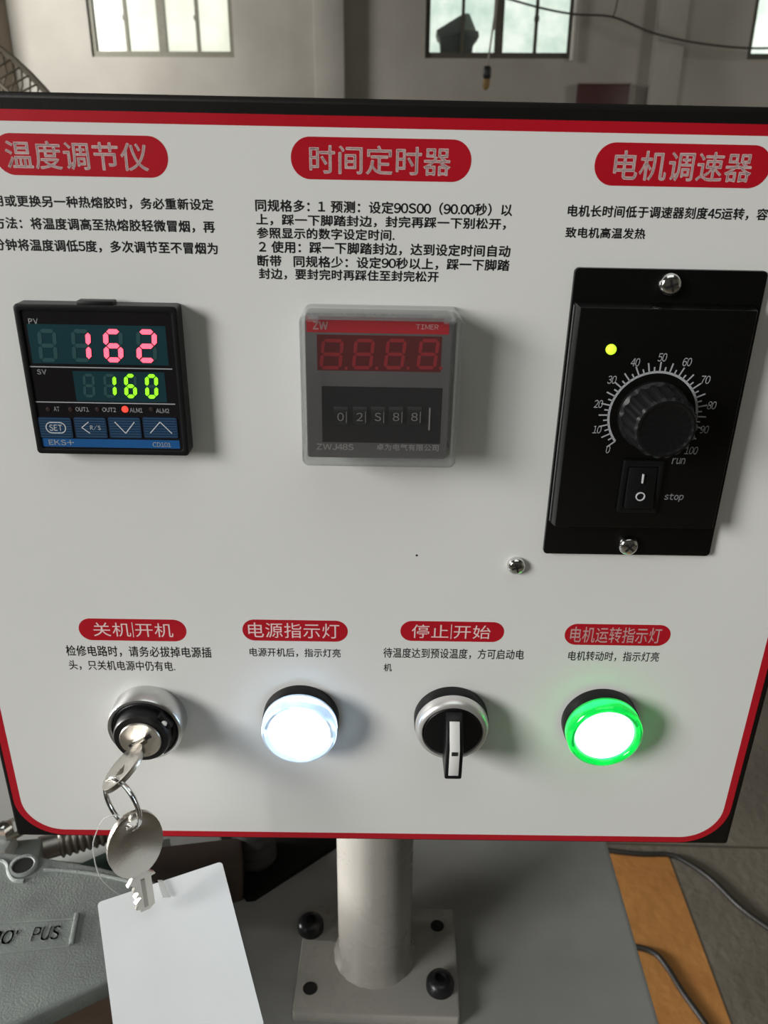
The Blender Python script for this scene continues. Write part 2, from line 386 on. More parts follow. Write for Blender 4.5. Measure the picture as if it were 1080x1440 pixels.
def window(n, x0, x1, fm, pm, yoff=.06):
    root = bpy.data.objects.new('window_%d' % n, None); C.objects.link(root); root['kind'] = 'structure'; root.location = (x0, YB + yoff, SILL)
    w, h = x1 - x0, HEAD - SILL; fw = .042
    bm = B()
    box(bm, 0, fw, -.03, .03, 0, h); box(bm, w - fw, w, -.03, .03, 0, h); box(bm, fw, w - fw, -.03, .03, 0, .05); box(bm, fw, w - fw, -.03, .03, h - .05, h)
    obj('window_frame', bm, fm, root)
    bm = B(); box(bm, w / 2 - .036, w / 2 + .036, -.035, .035, .05, h - .05); obj('mullion', bm, fm, root)
    for s in (0, 1):
        a = fw if s == 0 else w / 2 + .036; b = w / 2 - .036 if s == 0 else w - fw; mid = (a + b) / 2
        bm = B(); box(bm, mid - .014, mid + .014, -.022, .022, .05, h - .05)
        box(bm, mid - .024, mid + .02, -.034, -.02, .30, .34)
        obj('glazing_bar', bm, fm, root)
        for q0, q1 in ((a, mid - .014), (mid + .014, b)):
            bm = B(); box(bm, q0, q1, -.003, .003, .05, h - .05); obj('pane', bm, pm, root)
window(1, *WINS[0], 'frame_olive', 'pane_clean'); window(2, *WINS[1], 'frame_dark', 'pane_grimy'); window(3, *WINS[2], 'frame_dark', 'pane_grimy')
# pilasters of the back wall
for k, (x0, x1, d, m) in enumerate(((XL, -3.72, .42, 'corner_brown'), (-.90, -.625, .16, 'pilaster'), (2.16, 2.41, .16, 'pilaster'))):
    bm = B(); box(bm, x0, x1, YB - d, YB, 0, ZC); struct('trim_%d' % (k + 1), bm, m, bevel=.012)
# orange band painted on the floor, joint line of the slab
bm = B(); box(bm, .33, .575, -.6, 1.325, 0, .0015); struct('trim_4', bm, 'orange')
bm = B(); box(bm, -4, 5, 1.352, 1.357, 0, .001); struct('trim_5', bm, 'joint')

# ================================================================== CONTROL PANEL (box with printed face)
pu0, pu1, pv0, pv1 = -147.5, 144.5, -148.7, 123.0
cp = thing('control_panel', 'white control panel with red border, black frame and red title badges on a post', 'control panel', panel_matrix())
mm = lambda *a: tuple(x / 1000 for x in a)
bm = B(); w, h = (pu1 - pu0) / 1000, (pv1 - pv0) / 1000; cx, cy = (pu0 + pu1) / 2000, (pv0 + pv1) / 2000
prism(bm, rrect(w, h, .0012, cx, cy, 3), -.150, -.0006); obj('enclosure', bm, 'black_frame', cp, bevel=.0008)
bm = B(); prism(bm, rrect(w - .003, h - .003, .001, cx, cy, 3), -.0006, -.0003); obj('black_border', bm, 'black_frame', cp)
# border: black outside, rounded red band, white field
e = dict(l=P(16, 1050)[0] , r=P(1047, 1005)[0], b=P(540, 1180)[1], t=P(540, 146.5)[1])
rl, rr, rb, rt = pu0 + 2.0, pu1 - 2.6, pv0 + 1.4, pv1 - 4.3
RW, RH, RX, RY = (rr - rl) / 1000, (rt - rb) / 1000, (rl + rr) / 2000, (rt + rb) / 2000
th = .0029
bm = B(); ring_prism(bm, rrect(RW, RH, .0185, RX, RY, 14), rrect(RW - 2 * th, RH - 2 * th, .0156, RX, RY, 14), -.0003, 0.00002); obj('red_border', bm, 'red_print', cp)
bm = B(); prism(bm, rrect(RW - 2 * th, RH - 2 * th, .0156, RX, RY, 14), -.0003, 0); obj('printed_face', bm, 'face_white', cp)
PF = Frame(0, 0, 0)
Z1, Z2 = .00004, .00009
def badge(s, x0, y0, x1, y1, tx0, ty0, tx1, ty1, bold=.0, shear=0):
    a, b, c, d = PF.rect(x0, y0, x1, y1)
    bm = B(); prism(bm, rrect(b - a, d - c, (d - c) * .495, (a + b) / 2, (c + d) / 2, 12), 0, Z1)
    o = obj('title_badge', bm, 'red_print', cp); letters('lettering', s, 'text_pink', o, PF.rect(tx0, ty0, tx1, ty1), Z2, bold, shear)
badge('温度调节仪', -8, 189, 236, 248, 8, 199, 208, 239, .012)
badge('时间定时器', 409, 194, 663, 254, 435, 205, 634, 246, .012)
badge('电机调速器', 836, 202, 1084, 263, 863, 213, 1058, 255, .012)
badge('关机|开机', 111, 870.5, 262, 901, 131, 875, 243, 896, 0)
badge('电源指示灯', 341, 872, 489, 901.5, 349, 876, 477, 897, 0)
badge('停止|开始', 563, 874, 709, 902, 579, 878, 690, 898.5, 0)
badge('电机运转指示灯', 794, 878, 943, 907.5, 802, 882, 930, 904, .004)
def line(s, x0, y0, x1, y1, bold=.028, spacing=1.0):
    letters('printed_line', s, 'text_black', cp, PF.rect(x0, y0, x1, y1), Z1, bold, 0, spacing)
line('用或更换另一种热熔胶时，务必重新设定', -11, 276.5, 300, 293.5)
line('方法：将温度调高至热熔胶轻微冒烟，再', -9, 307.5, 302, 325)
line('分钟将温度调低5度，多次调节至不冒烟为', -9, 338, 306, 355.5)
line('同规格多：1 预测：设定90S00（90.00秒）以', 359, 283, 721, 301)
line('上，踩一下脚踏封边，封完再踩一下别松开，', 360, 303.5, 712, 320)
line('参照显示的数字设定时间.', 361, 321, 555, 337)
line('2 使用：踩一下脚踏封边，达到设定时间自动', 364, 341.5, 718, 359)
line('断带  同规格少：设定90秒以上，踩一下脚踏', 362, 361.5, 717, 378.5)
line('封边，要封完时再踩住至封完松开', 364, 379, 617, 395)
line('电机长时间低于调速器刻度45运转，容易', 798, 290.5, 1096, 308)
line('致电机高温发热', 795, 320, 908, 335.5)
line('检修电路时，请务必拔掉电源插', 93, 908.5, 297, 924, .014)
line('头，只关机电源中仍有电.', 97, 929, 246, 943, .012)
line('电源开机后，指示灯亮', 351, 911.5, 479, 924, .012)
line('待温度达到预设温度，方可启动电', 539, 912, 737, 926.5, .012)
line('机', 539.5, 933, 551, 944, .012)
line('电机转动时，指示灯亮', 799, 916, 927, 930, .012)
def phillips(bm, r, hgt, mtx):
    """pan head with a cross recess"""
    prof = [(r, 0), (r, hgt * .35), (r * .93, hgt * .68), (r * .75, hgt * .9), (r * .5, hgt), (0, hgt * 1.02)]
    lathe(bm, prof, 28, mtx)
def screw(parent, u, v, z, r, hgt, rot, name='screw'):
    bm = B(); phillips(bm, r, hgt, at(u, v, z)); o = obj(name, bm, 'chrome', parent)
    bm = B()
    for k in (0, PI / 2):
        box(bm, -r * .55, r * .55, -r * .11, r * .11, hgt * .7, hgt * 1.05, at(u, v, z, rot + k))
    obj('cross_recess', bm, 'hole', o); return o
uu, vv = P(726, 796, 1); screw(cp, uu / 1000, vv / 1000, 0, .0031, .0026, .3)
# small specks on the print
uu, vv = P(586, 781); bm = B(); prism(bm, circle(.0004, uu / 1000, vv / 1000, 10), 0, Z1); obj('speck', bm, 'text_black', cp)

# seven-segment digits
SEG = {'0': 'abcdef', '1': 'bc', '2': 'abged', '6': 'acdefg', '8': 'abcdefg', '5': 'acdfg'}
def seg_polys(w, h, t, g=.10, slant=.06):
    def hs(y):
        return [(t * (.5 + g), y), (t * (1 + g) , y + t / 2), (w - t * (1 + g), y + t / 2), (w - t * (.5 + g), y), (w - t * (1 + g), y - t / 2), (t * (1 + g), y - t / 2)]
    def vs(x, y0, y1):
        return [(x, y0 + t * g), (x + t / 2, y0 + t * (.5 + g)), (x + t / 2, y1 - t * (.5 + g)), (x, y1 - t * g), (x - t / 2, y1 - t * (.5 + g)), (x - t / 2, y0 + t * (.5 + g))]
    a, b = t / 2, w - t / 2
    d = {'a': hs(h - t / 2), 'g': hs(h / 2), 'd': hs(t / 2), 'f': vs(a, h / 2, h - t / 2), 'b': vs(b, h / 2, h - t / 2), 'e': vs(a, t / 2, h / 2), 'c': vs(b, t / 2, h / 2)}
    return {k: [(x + y * slant, y) for x, y in p] for k, p in d.items()}
def digit(parent, rect, ch, m, z, name='digit', t=.16, slant=.08, dot=False, thick=.00006, g=.12):
    u0, u1, v0, v1 = rect; w, h = u1 - u0, v1 - v0; w -= h * slant
    s = seg_polys(w, h, (v1 - v0) * t * .75, g, slant); bm = B()
    for k in ch: prism(bm, [(u0 + x, v0 + y) for x, y in s[k]], z, z + thick)
    if dot: prism(bm, circle(h * .055, u1 + h * .06, v0 + h * .05, 12), z, z + thick)
    return obj(name, bm, m, parent)
ALL = 'abcdefg'

# ================================================================== TEMPERATURE CONTROLLER
H = 6.0
TC = (19.5, 429), (248.5, 429), (266, 639), (52.5, 639)
c = [P(x, y, H) for x, y in TC]; tu = sum(a for a, b in c) / 4; tv = sum(b for a, b in c) / 4
tw = ((c[1][0] - c[0][0]) + (c[2][0] - c[3][0])) / 2000; thh = ((c[0][1] - c[3][1]) + (c[1][1] - c[2][1])) / 2000
t = thing('temperature_controller', 'black square temperature controller with glowing red 162 and green 160 digits', 'temperature controller', panel_matrix(tu, tv))
f = Frame(tu, tv, H); hz = H / 1000
bm = B(); prism(bm, rrect(tw, thh, .0012, seg=4), 0, hz - .0008); ring_prism(bm, rrect(tw, thh, .0012, seg=4), rrect(tw - .0036, thh - .0036, .0008, seg=4), hz - .0008, hz + .0004)
obj('housing', bm, 'black_plastic', t, bevel=.0003)
a, b, cc, d = f.rect(106, 425, 158, 429)
bm = B(); box(bm, a, b, thh / 2 - .0006, thh / 2 + .0010, .0015, hz - .0006); obj('top_latch', bm, 'black_plastic', t, bevel=.0003)
bm = B(); prism(bm, rrect(tw - .0036, thh - .0036, .0006, seg=4), hz - .0008, hz - .0001); obj('front_film', bm, 'gloss_black', t)
Zt = hz - .0001
def flat(parent, name, rect, m, z0, z1, r=.0):
    a, b, c_, d_ = rect; bm = B()
    if r: prism(bm, rrect(b - a, d_ - c_, r, (a + b) / 2, (c_ + d_) / 2, 4), z0, z1)
    else: box(bm, a, b, c_, d_, z0, z1)
    return obj(name, bm, m, parent)
def tz(x, y): return x / 3.273, 400 + y / 3.273
def tr(x0, y0, x1, y1): return f.rect(*tz(x0, y0), *tz(x1, y1))
upper = flat(t, 'upper_display', tr(137, 187, 768, 368), 'teal_dark', Zt, Zt + .00004)
lower = flat(t, 'lower_display', tr(343, 402, 762, 540), 'teal_dark', Zt, Zt + .00004)
zt = Zt + .00004
def strokes(parent, x0, y0, x1, y1, lit, m, mo, t_=.16):
    r = tr(x0, y0, x1, y1)
    off = ''.join(k for k in ALL if k not in lit)
    if off: digit(parent, r, off, mo, zt, 'unlit_digit', t_, dot=False)
    if lit: digit(parent, r, lit, m, zt, 'lit_digit', t_ * 1.22, thick=.0002, g=.2)
strokes(upper, 170, 205, 268, 357, '', 'led_red', 'teal_seg')
strokes(upper, 324, 206, 424, 357, SEG['1'], 'led_red', 'teal_seg')
strokes(upper, 471, 206, 572, 358, SEG['6'], 'led_red', 'teal_seg')
strokes(upper, 622, 207, 728, 360, SEG['2'], 'led_red', 'teal_seg')
strokes(lower, 378, 411, 442, 520, '', 'led_green', 'teal_seg')
strokes(lower, 473, 412, 540, 521, SEG['1'], 'led_green', 'teal_seg')
strokes(lower, 568, 412, 634, 523, SEG['6'], 'led_green', 'teal_seg')
strokes(lower, 664, 413, 732, 525, SEG['0'], 'led_green', 'teal_seg')
for x0, x1, y in ((125, 792, 384), (155, 806, 546)): flat(t, 'divider_line', tr(x0, y - 2.2, x1, y + 2.2), 'dial_grey', Zt, Zt + .00006)
letters('legend', 'PV', 'label_white', t, tr(130, 157, 174, 181), Zt + .00005, .01)
letters('legend', 'SV', 'label_white', t, tr(170, 391, 213, 414), Zt + .00005, .01)
for x, lx0, lx1, s, lit in ((222, 247, 273, 'AT', 0), (325, 347, 408, 'OUT1', 0), (449, 471, 533, 'OUT2', 0), (575, 597, 656, 'ALM1', 1), (697, 718, 779, 'ALM2', 0)):
    a, b = f.pt(*tz(x, 575)); bm = B(); lathe(bm, [(.00105 if lit else .0007, 0), (.001 if lit else .0007, .0002), (0, .0004)], 16, at(a, b, Zt)); obj('status_lamp', bm, 'led_dot' if lit else 'led_off', t)
    yo = (x - 222) * .018
    letters('legend', s, 'label_white', t, tr(lx0, 563 + yo, lx1, 583 + yo), Zt + .00005, .01)
KX = ((182, 333), (345, 492), (502, 650), (660, 818))
for k, (x0, x1) in enumerate(KX):
    r = tr(x0, 612, x1, 706); kb = flat(t, 'push_button', r, 'blue_key', Zt, Zt + .0003, .0006)
    bm = B(); n_ = 8
    for q in range(n_):
        y = r[2] + (r[3] - r[2]) * (q + .6) / n_; box(bm, r[0] + .0003, r[1] - .0003, y - .00016, y + .00016, Zt + .0003, Zt + .00036)
    obj('stripes', bm, 'blue_line', kb)
    r2 = tr(x0 + 30, 632, x1 - 28, 684); a, b, c_, d_ = r2; mx_, my_ = (a + b) / 2, (c_ + d_) / 2; zz = Zt + .0004
    bm = B(); q = .00028
    def stroke(p0, p1):
        p0, p1 = Vector((*p0, zz)), Vector((*p1, zz)); dd = (p1 - p0).normalized(); s_ = Vector((-dd.y, dd.x, 0)) * q / 2
        bm.faces.new([bm.verts.new(v) for v in (p0 + s_, p0 - s_, p1 - s_, p1 + s_)])
    if k == 0:
        obj_ = ring_prism(bm, rrect(b - a, d_ - c_, (d_ - c_) * .49, mx_, my_, 8), rrect(b - a - 2 * q, d_ - c_ - 2 * q, (d_ - c_) * .49 - q, mx_, my_, 8), zz - .0001, zz)
        sy = .6; letters('legend', 'SET', 'label_white', kb, (mx_ - (b - a) * .32, mx_ + (b - a) * .32, my_ - (d_ - c_) * .27, my_ + (d_ - c_) * .27), zz, .0)
    elif k == 1:
        stroke((a + (b - a) * .42, d_), (a + .0002, my_)); stroke((a + .0002, my_), (a + (b - a) * .42, c_)); letters('legend', 'R/S', 'label_white', kb, (mx_ - .0002, b, my_ - .0008, my_ + .0009), zz, .0)
    elif k == 2: stroke((a, d_), (mx_, c_)); stroke((mx_, c_), (b, d_))
    else: stroke((a, c_), (mx_, d_)); stroke((mx_, d_), (b, c_))
    obj('symbol', bm, 'label_white', kb)
strip = flat(t, 'blue_band', tr(190, 713, 826, 751), 'blue_strip', Zt, Zt + .00005)
letters('legend', 'EKS+', 'label_white', strip, tr(225, 715, 340, 739), Zt + .0001, .012)
letters('legend', 'CD101', 'label_white', strip, tr(703, 727, 787, 748), Zt + .0001, .01)

# ================================================================== TIMER UNDER A CLEAR COVER
HC, HF = 17.0, 12.0
c = [P(x, y, HC) for x, y in ((419, 444), (650.5, 445), (642.5, 657), (426, 657))]; tu = sum(a for a, b in c) / 4; tv = sum(b for a, b in c) / 4
cw = ((c[1][0] - c[0][0]) + (c[2][0] - c[3][0])) / 2000; ch_ = ((c[0][1] - c[3][1]) + (c[1][1] - c[2][1])) / 2000
t = thing('digital_timer', 'dark square timer with red band and unlit digits under a clear plastic cover', 'timer', panel_matrix(tu, tv))
f = Frame(tu, tv, HF); hz = HF / 1000
def zz_(x, y): return 380 + x / 3.375, 400 + y / 3.375
def zr(x0, y0, x1, y1): return f.rect(*zz_(x0, y0), *zz_(x1, y1))
fr_ = zr(170, 155, 852, 826); a, b, c_, d_ = fr_
bm = B(); prism(bm, rrect(b - a, d_ - c_, .0008, (a + b) / 2, (c_ + d_) / 2, 3), 0, hz); obj('body', bm, 'timer_grey', t, bevel=.0003)
band = flat(t, 'red_band', zr(172, 157, 850, 232), 'timer_red', hz, hz + .00005)
letters('legend', 'ZW', 'timer_redleg', band, zr(202, 175, 274, 214), hz + .0001, .035)
letters('legend', 'TIMER', 'timer_redleg', band, zr(692, 190, 799, 213), hz + .0001, .0)
win = flat(t, 'display_window', zr(222, 242, 812, 412), 'timer_window', hz, hz + .00005)
for x0, x1 in ((232, 352), (386, 498), (538, 648), (694, 804)): digit(win, zr(x0, 258, x1, 403), ALL, 'timer_seg', hz + .00005, 'unlit_digit', .15, .1, dot=True)
# thumbwheel bank
rc = zr(246, 487, 812, 752); wheel = flat(t, 'thumbwheel_bank', rc, 'gloss_black', hz, hz + .00005)
for xc, s in zip((335, 425, 511, 597, 684), '02S88'):
    r = zr(xc - 33, 545, xc + 33, 700); bm = B()
    mtx = T(((r[0] + r[1]) / 2, (r[2] + r[3]) / 2, hz - .0026)) @ Matrix.Rotation(PI / 2, 4, 'Y')
    hw = (r[1] - r[0]) / 2
    lathe(bm, [(.0001, -hw), (.0040, -hw), (.0040, hw), (.0001, hw)], 20, mtx, lambda i, r_, z: 1.0 if i % 2 else .95); o = obj('thumbwheel', bm, 'black_plastic', wheel)
    letters('numeral', s, 'timer_dim', o, zr(xc - 15, 602, xc + 15, 641), hz + .0015, .0)
    bm = B(); e_ = zr(xc + 26, 600, xc + 29, 650); box(bm, e_[0], e_[1], e_[2], e_[3], hz, hz + .0014); obj('divider', bm, 'timer_dim', wheel)
bm = B(); e_ = zr(752, 585, 759, 690); box(bm, *e_, hz, hz + .0004); obj('pale_index_bar', bm, 'timer_dim', wheel)
letters('legend', 'ZWJ48S', 'timer_legend', t, zr(220, 756, 396, 785), hz + .00005, .02)
letters('legend', '卓为电气有限公司', 'timer_legend', t, zr(505, 758, 799, 789), hz + .00005, .01)
# cover: four walls with thickness, a thin front window, hinge lugs and catch
hc = HC / 1000; wt = .0014
bm = B(); ring_prism(bm, rrect(cw, ch_, .0022, seg=5), rrect(cw - 2 * wt, ch_ - 2 * wt, .0012, seg=5), 0, hc); cov = obj('clear_cover_wall', bm, 'clear_wall', t, bevel=.0004)
bm = B(); prism(bm, rrect(cw - .0006, ch_ - .0006, .0020, seg=5), hc - .0011, hc + .0003); obj('clear_cover_front', bm, 'clear', t, bevel=.0003)
for sx in (-1, 1):
    bm = B(); tube(bm, [(sx * cw * .42 - .0016, ch_ / 2 - .0018, hc - .0035), (sx * cw * .42 + .0016, ch_ / 2 - .0018, hc - .0035)], .0009, 12); obj('hinge_lug', bm, 'clear_wall', cov)

# ================================================================== MOTOR SPEED CONTROLLER
c = [P(x, y, 2) for x, y in ((809, 377), (1081, 381), (998.5, 782), (764, 779.5))]; tu = sum(a for a, b in c) / 4; tv = sum(b for a, b in c) / 4
sw = ((c[1][0] - c[0][0]) + (c[2][0] - c[3][0])) / 2000; sh = ((c[0][1] - c[3][1]) + (c[1][1] - c[2][1])) / 2000
t = thing('speed_controller', 'tall black motor speed controller with dial, knob and rocker switch', 'speed controller', panel_matrix(tu, tv))
bm = B(); prism(bm, rrect(sw, sh, .0014, seg=5), 0, .002); obj('mounting_flange', bm, 'speed_black', t, bevel=.0004)
HS = 7.6; f = Frame(tu, tv, HS); hz = HS / 1000
vt = (P(940, 428, 5)[1] - tv) / 1000; vb = (P(880, 741, 5)[1] - tv) / 1000
x0, x1 = -sw / 2 + .0006, sw / 2 - .0024
bm = B()
lo = [(x0, vb), (x1, vb), (x1, vt), (x0, vt)]; hi = [(x0 + .0009, vb + .0009), (x1 - .0009, vb + .0009), (x1 - .0009, vt - .0009), (x0 + .0009, vt - .0009)]
L = [[bm.verts.new((x, y, z)) for x, y in pts] for pts, z in ((lo, .002), (hi, hz))]
bm.faces.new(L[1]); bm.faces.new(list(reversed(L[0])))
for i in range(4): bm.faces.new((L[0][i], L[0][(i + 1) % 4], L[1][(i + 1) % 4], L[1][i]))
obj('raised_housing', bm, 'speed_black', t, bevel=.0005)
bm = B(); w_ = .0004
tube(bm, [(x0 + .0001, vb + .001, .0030), (x0 + .0001, vt - .001, .0030)], .0003, 6); obj('painted_edge_light', bm, 'edge_grey', t)  # pale line paints the light along the left side of the housing
for (px_, py_, r_, ro) in ((943, 401, .0034, .35), (884, 768, .0034, .9)):
    a, b = P(px_, py_, 3.5); screw(t, (a - tu) / 1000, (b - tv) / 1000, .002, r_, .0028, ro)
a, b = f.pt(859, 491); bm = B(); lathe(bm, [(.00155, 0), (.00155, .0006), (.0012, .0012), (.0006, .0015), (0, .0016)], 24, at(a, b, hz)); obj('pilot_lamp', bm, 'led_lime', t)
kx, ky = f.pt(917, 587)
AR = (f.pt(979, 580)[0] - f.pt(855.5, 580)[0]) / 2
ky = f.pt(917, 523)[1] - AR
A0 = 130.0
def ang(k): return math.radians(90 + A0 - 2 * A0 * k / 100)
bm = B(); n_ = 90
for i in range(n_):
    a0, a1 = ang(100 * i / n_), ang(100 * (i + 1) / n_); r0, r1 = AR - .00035, AR + .00035
    bm.faces.new([bm.verts.new((kx + r * math.cos(a), ky + r * math.sin(a), hz + .00004)) for r, a in ((r0, a0), (r1, a0), (r1, a1), (r0, a1))])
for k in range(0, 41):
    a = ang(k * 2.5); ln = .0031 if k % 2 == 0 else .0016; hw = .00022
    d_ = Vector((math.cos(a), math.sin(a), 0)); s_ = Vector((-d_.y, d_.x, 0)); o_ = Vector((kx, ky, hz + .00004))
    bm.faces.new([bm.verts.new(o_ + v) for v in (d_ * AR + s_ * hw, d_ * AR - s_ * hw, d_ * (AR + ln) - s_ * hw, d_ * (AR + ln) + s_ * hw)])
dial = obj('dial_scale', bm, 'dial_grey', t)
for s, x, y in (('0', 855, 632), ('10', 839.5, 604), ('20', 841.5, 568), ('30', 860.5, 534), ('40', 893.5, 509.5), ('50', 931.5, 502.5), ('60', 966.5, 509), ('70', 992.5, 534), ('80', 1001, 570), ('90', 990.5, 604), ('100', 972, 633.5)):
    a, b = f.pt(x, y); hw = .00062 + .00072 * (len(s) - 1); letters('numeral', s, 'dial_grey', dial, (a - hw, a + hw, b - .00125, b + .00125), hz + .00005, .0, .15)
letters('legend', 'run', 'dial_grey', t, f.rect(945, 644, 963.5, 652.5), hz + .00005, .012, .1)
letters('legend', 'stop', 'dial_grey', t, f.rect(934, 694, 961, 705.5), hz + .00005, .012, .1)
# knurled knob
bm = B(); SG = 72
def knurl(i, r, z): return 1.0 if (i % 4) < 2 or z > hz + .0132 or z < hz + .0022 else .94
lathe(bm, [(0, hz), (.0108, hz), (.0108, hz + .0016), (.0103, hz + .0024), (.0098, hz + .0115), (.0094, hz + .0128), (.0086, hz + .0135), (.0080, hz + .0136), (.0074, hz + .0132), (0, hz + .0132)], SG, at(kx, ky), knurl)
kn = obj('knob', bm, 'black_plastic', t, angle=25)
# rocker switch
r = f.rect(871, 646, 927.5, 719); a, b, c_, d_ = r; rx, ry = (a + b) / 2, (c_ + d_) / 2; rw, rh = (b - a), (d_ - c_)
bm = B(); ring_prism(bm, rrect(rw, rh, .0008, rx, ry, 4), rrect(rw - .0034, rh - .0040, .0004, rx, ry, 4), hz, hz + .0014); rk = obj('switch_bezel', bm, 'black_plastic', t, bevel=.0003)
ww, hh = (rw - .0038) / 2, (rh - .0044) / 2
bm = B(); prof = [(-hh, .0), (-hh, .0030), (-hh * .4, .0022), (0, .0019), (hh * .4, .0018), (hh, .0014), (hh, .0)]
prism(bm, prof, -ww, ww, T((rx, ry, hz)) @ Matrix(((0, 0, 1, 0), (1, 0, 0, 0), (0, 1, 0, 0), (0, 0, 0, 1)))); rock = obj('rocker', bm, 'black_plastic', rk, bevel=.0003)
bm = B(); box(bm, rx - .0002, rx + .0002, ry + hh * .26, ry + hh * .70, hz + .0016, hz + .0024); obj('on_mark', bm, 'label_white', rock)
bm = B(); ring_prism(bm, circle(.0015, rx, ry - hh * .40, 28), circle(.00112, rx, ry - hh * .40, 28), hz + .0023, hz + .0026); obj('off_mark', bm, 'label_white', rock)

# ================================================================== BOTTOM ROW
def row(x, ytop, r_mm):
    u, v = P(x, ytop, 0); return u, v - r_mm
# --- power and run indicator lights
def indicator(x, ytop, core, lens, label):
    u, v = row(x, ytop, 14.2); t = thing('indicator_light', label, 'indicator light', panel_matrix(u, v), 'pilot lights on the bottom row')
    R = .0142
    bm = B(); lathe(bm, [(0, 0), (R, 0), (R, .0040), (R - .0004, .0047), (R - .0022, .0047), (R - .0022, .0030), (0, .0030)], 72); obj('bezel', bm, 'black_plastic', t)
    bm = B(); lathe(bm, [(R - .0006, .0047), (R - .0003, .0050), (R - .0003, .0092), (R - .0008, .0103), (R - .0016, .0108), (R - .0024, .0106), (.0112, .0100), (.0108, .0088), (.0108, .0049), (R - .0024, .0044)], 72); obj('lens', bm, lens, t)
    bm = B(); lathe(bm, [(0, .0032), (.0107, .0032), (.0107, .0092), (.0101, .0097), (0, .0099)], 64); obj('lamp_core', bm, core, t)
    return t
indicator(422.5, 963.5, 'white_core', 'white_lens', 'round power lamp glowing white between the key switch and the selector switch')
indicator(849, 968.5, 'green_core', 'green_lens', 'round motor lamp glowing green at the right end of the bottom row')
# --- selector switch
u, v = row(636.5, 965.5, 13.9)
t = thing('selector_switch', 'black selector knob with white lever stripe in a silver bezel', 'selector switch', panel_matrix(u, v)); R = .0139
bm = B(); lathe(bm, [(0, 0), (R, 0), (R, .0040), (R - .0004, .0046), (0, .0046)], 72); obj('bezel', bm, 'black_plastic', t)
bm = B(); lathe(bm, [(R - .0010, .0044), (R - .0003, .0048), (R - .0003, .0066), (R - .0007, .0080), (R - .0016, .0091), (R - .0026, .0093), (R - .0030, .0088), (R - .0030, .0046)], 72); obj('silver_ring', bm, 'silver_ring', t, angle=60)
bm = B(); lathe(bm, [(0, .0040), (R - .0031, .0040), (R - .0031, .0086), (R - .0036, .0090), (0, .0090)], 64); disc = obj('turning_disc', bm, 'black_plastic', t)
lw = .0031
prof = [(.0100, .0085), (.0100, .0106), (.0088, .0128), (.0006, .0192), (-.0120, .0198), (-.0128, .0190), (-.0132, .0085)]
zy = Matrix(((0, 0, 1, 0), (1, 0, 0, 0), (0, 1, 0, 0), (0, 0, 0, 1)))
bm = B(); prism(bm, prof, -lw, lw, zy); lever = obj('lever', bm, 'black_plastic', t, bevel=.0006)
sp = [(.0084, .0128), (.0084, .0135), (.0006, .01955), (-.0104, .0201), (-.0104, .0194), (.0004, .0189)]
bm = B(); prism(bm, sp, -.0018, .0018, zy); stripe = obj('white_stripe', bm, 'white_plastic', lever, bevel=.0001)
bm = B(); box(bm, -.0011, .0011, -.0016, .0000, .0193, .0198); obj('black_mark', bm, 'text_black', stripe)
# --- key switch
u, v = row(206, 964, 13.9); KU, KV = u, v
t = thing('key_switch', 'chrome collared key switch with black rotor and key inserted', 'key switch', panel_matrix(u, v)); R = .0139
bm = B(); lathe(bm, [(0, 0), (R, 0), (R, .0076), (R - .0005, .0083), (R - .0013, .0085), (R - .0018, .0082), (R - .0018, .0040), (0, .0040)], 80); obj('collar', bm, 'satin', t)
bm = B(); lathe(bm, [(0, .0040), (R - .0020, .0040), (R - .0020, .0078), (R - .0024, .0082), (.0104, .0082), (.0102, .0125), (.0097, .0132), (.0080, .0134), (0, .0134)], 80)
rot_ = obj('rotor', bm, 'black_plastic', t)
pa = math.radians(35)
bm = B(); prism(bm, [(.0070, -.0033), (.0117, -.0033), (.0117, .0033), (.0070, .0033)], .0078, .0116, Matrix.Rotation(pa, 4, 'Z')); o = obj('pointer_rib', bm, 'black_plastic', rot_, bevel=.0006)
bm = B(); lathe(bm, [(.0011, .0115), (.0010, .0121), (0, .0123)], 20, at(.0105 * math.cos(pa), .0105 * math.sin(pa))); obj('white_dot', bm, 'white_plastic', o)
bm = B(); lathe(bm, [(0, .0130), (.0076, .0130), (.0076, .0139), (.0073, .0143), (0, .0143)], 64); plug = obj('lock_plug', bm, 'nickel', t)
SA = math.radians(33)
bm = B(); box(bm, -.0048, .0048, -.0008, .0008, .0142, .0145, Matrix.Rotation(SA, 4, 'Z')); obj('keyway', bm, 'hole', plug)

# ================================================================== KEYS, RING AND TAG
def key_outline(bw, bl, sl, blade_w, blade_l, teeth=0):
    """bow above y = 0, blade below; returns outline points"""
    pts = []
    n_ = 28
    a0 = math.asin(min(1, blade_w * .75 / bw))
    for i in range(n_ + 1):
        a = -PI / 2 + a0 + (2 * PI - 2 * a0) * i / n_
        pts.append((bw / 2 * math.cos(a), bl / 2 + bl / 2 * math.sin(a)))
    pts.append((-blade_w * .75, -sl)); pts.append((-blade_w / 2, -sl))
    if teeth:
        for k in range(teeth):
            y = -sl - (blade_l - sl) * (k + .3) / teeth; dd = blade_w * (.12 + .22 * ((k * 7) % 3) / 2)
            pts += [(-blade_w / 2, y), (-blade_w / 2 + dd, y - (blade_l - sl) * .25 / teeth), (-blade_w / 2 + dd, y - (blade_l - sl) * .45 / teeth)]
    pts += [(-blade_w * .28, -blade_l), (blade_w * .2, -blade_l * 1.03), (blade_w / 2, -blade_l * .95), (blade_w / 2, -sl), (blade_w * .75, -sl)]
    return pts
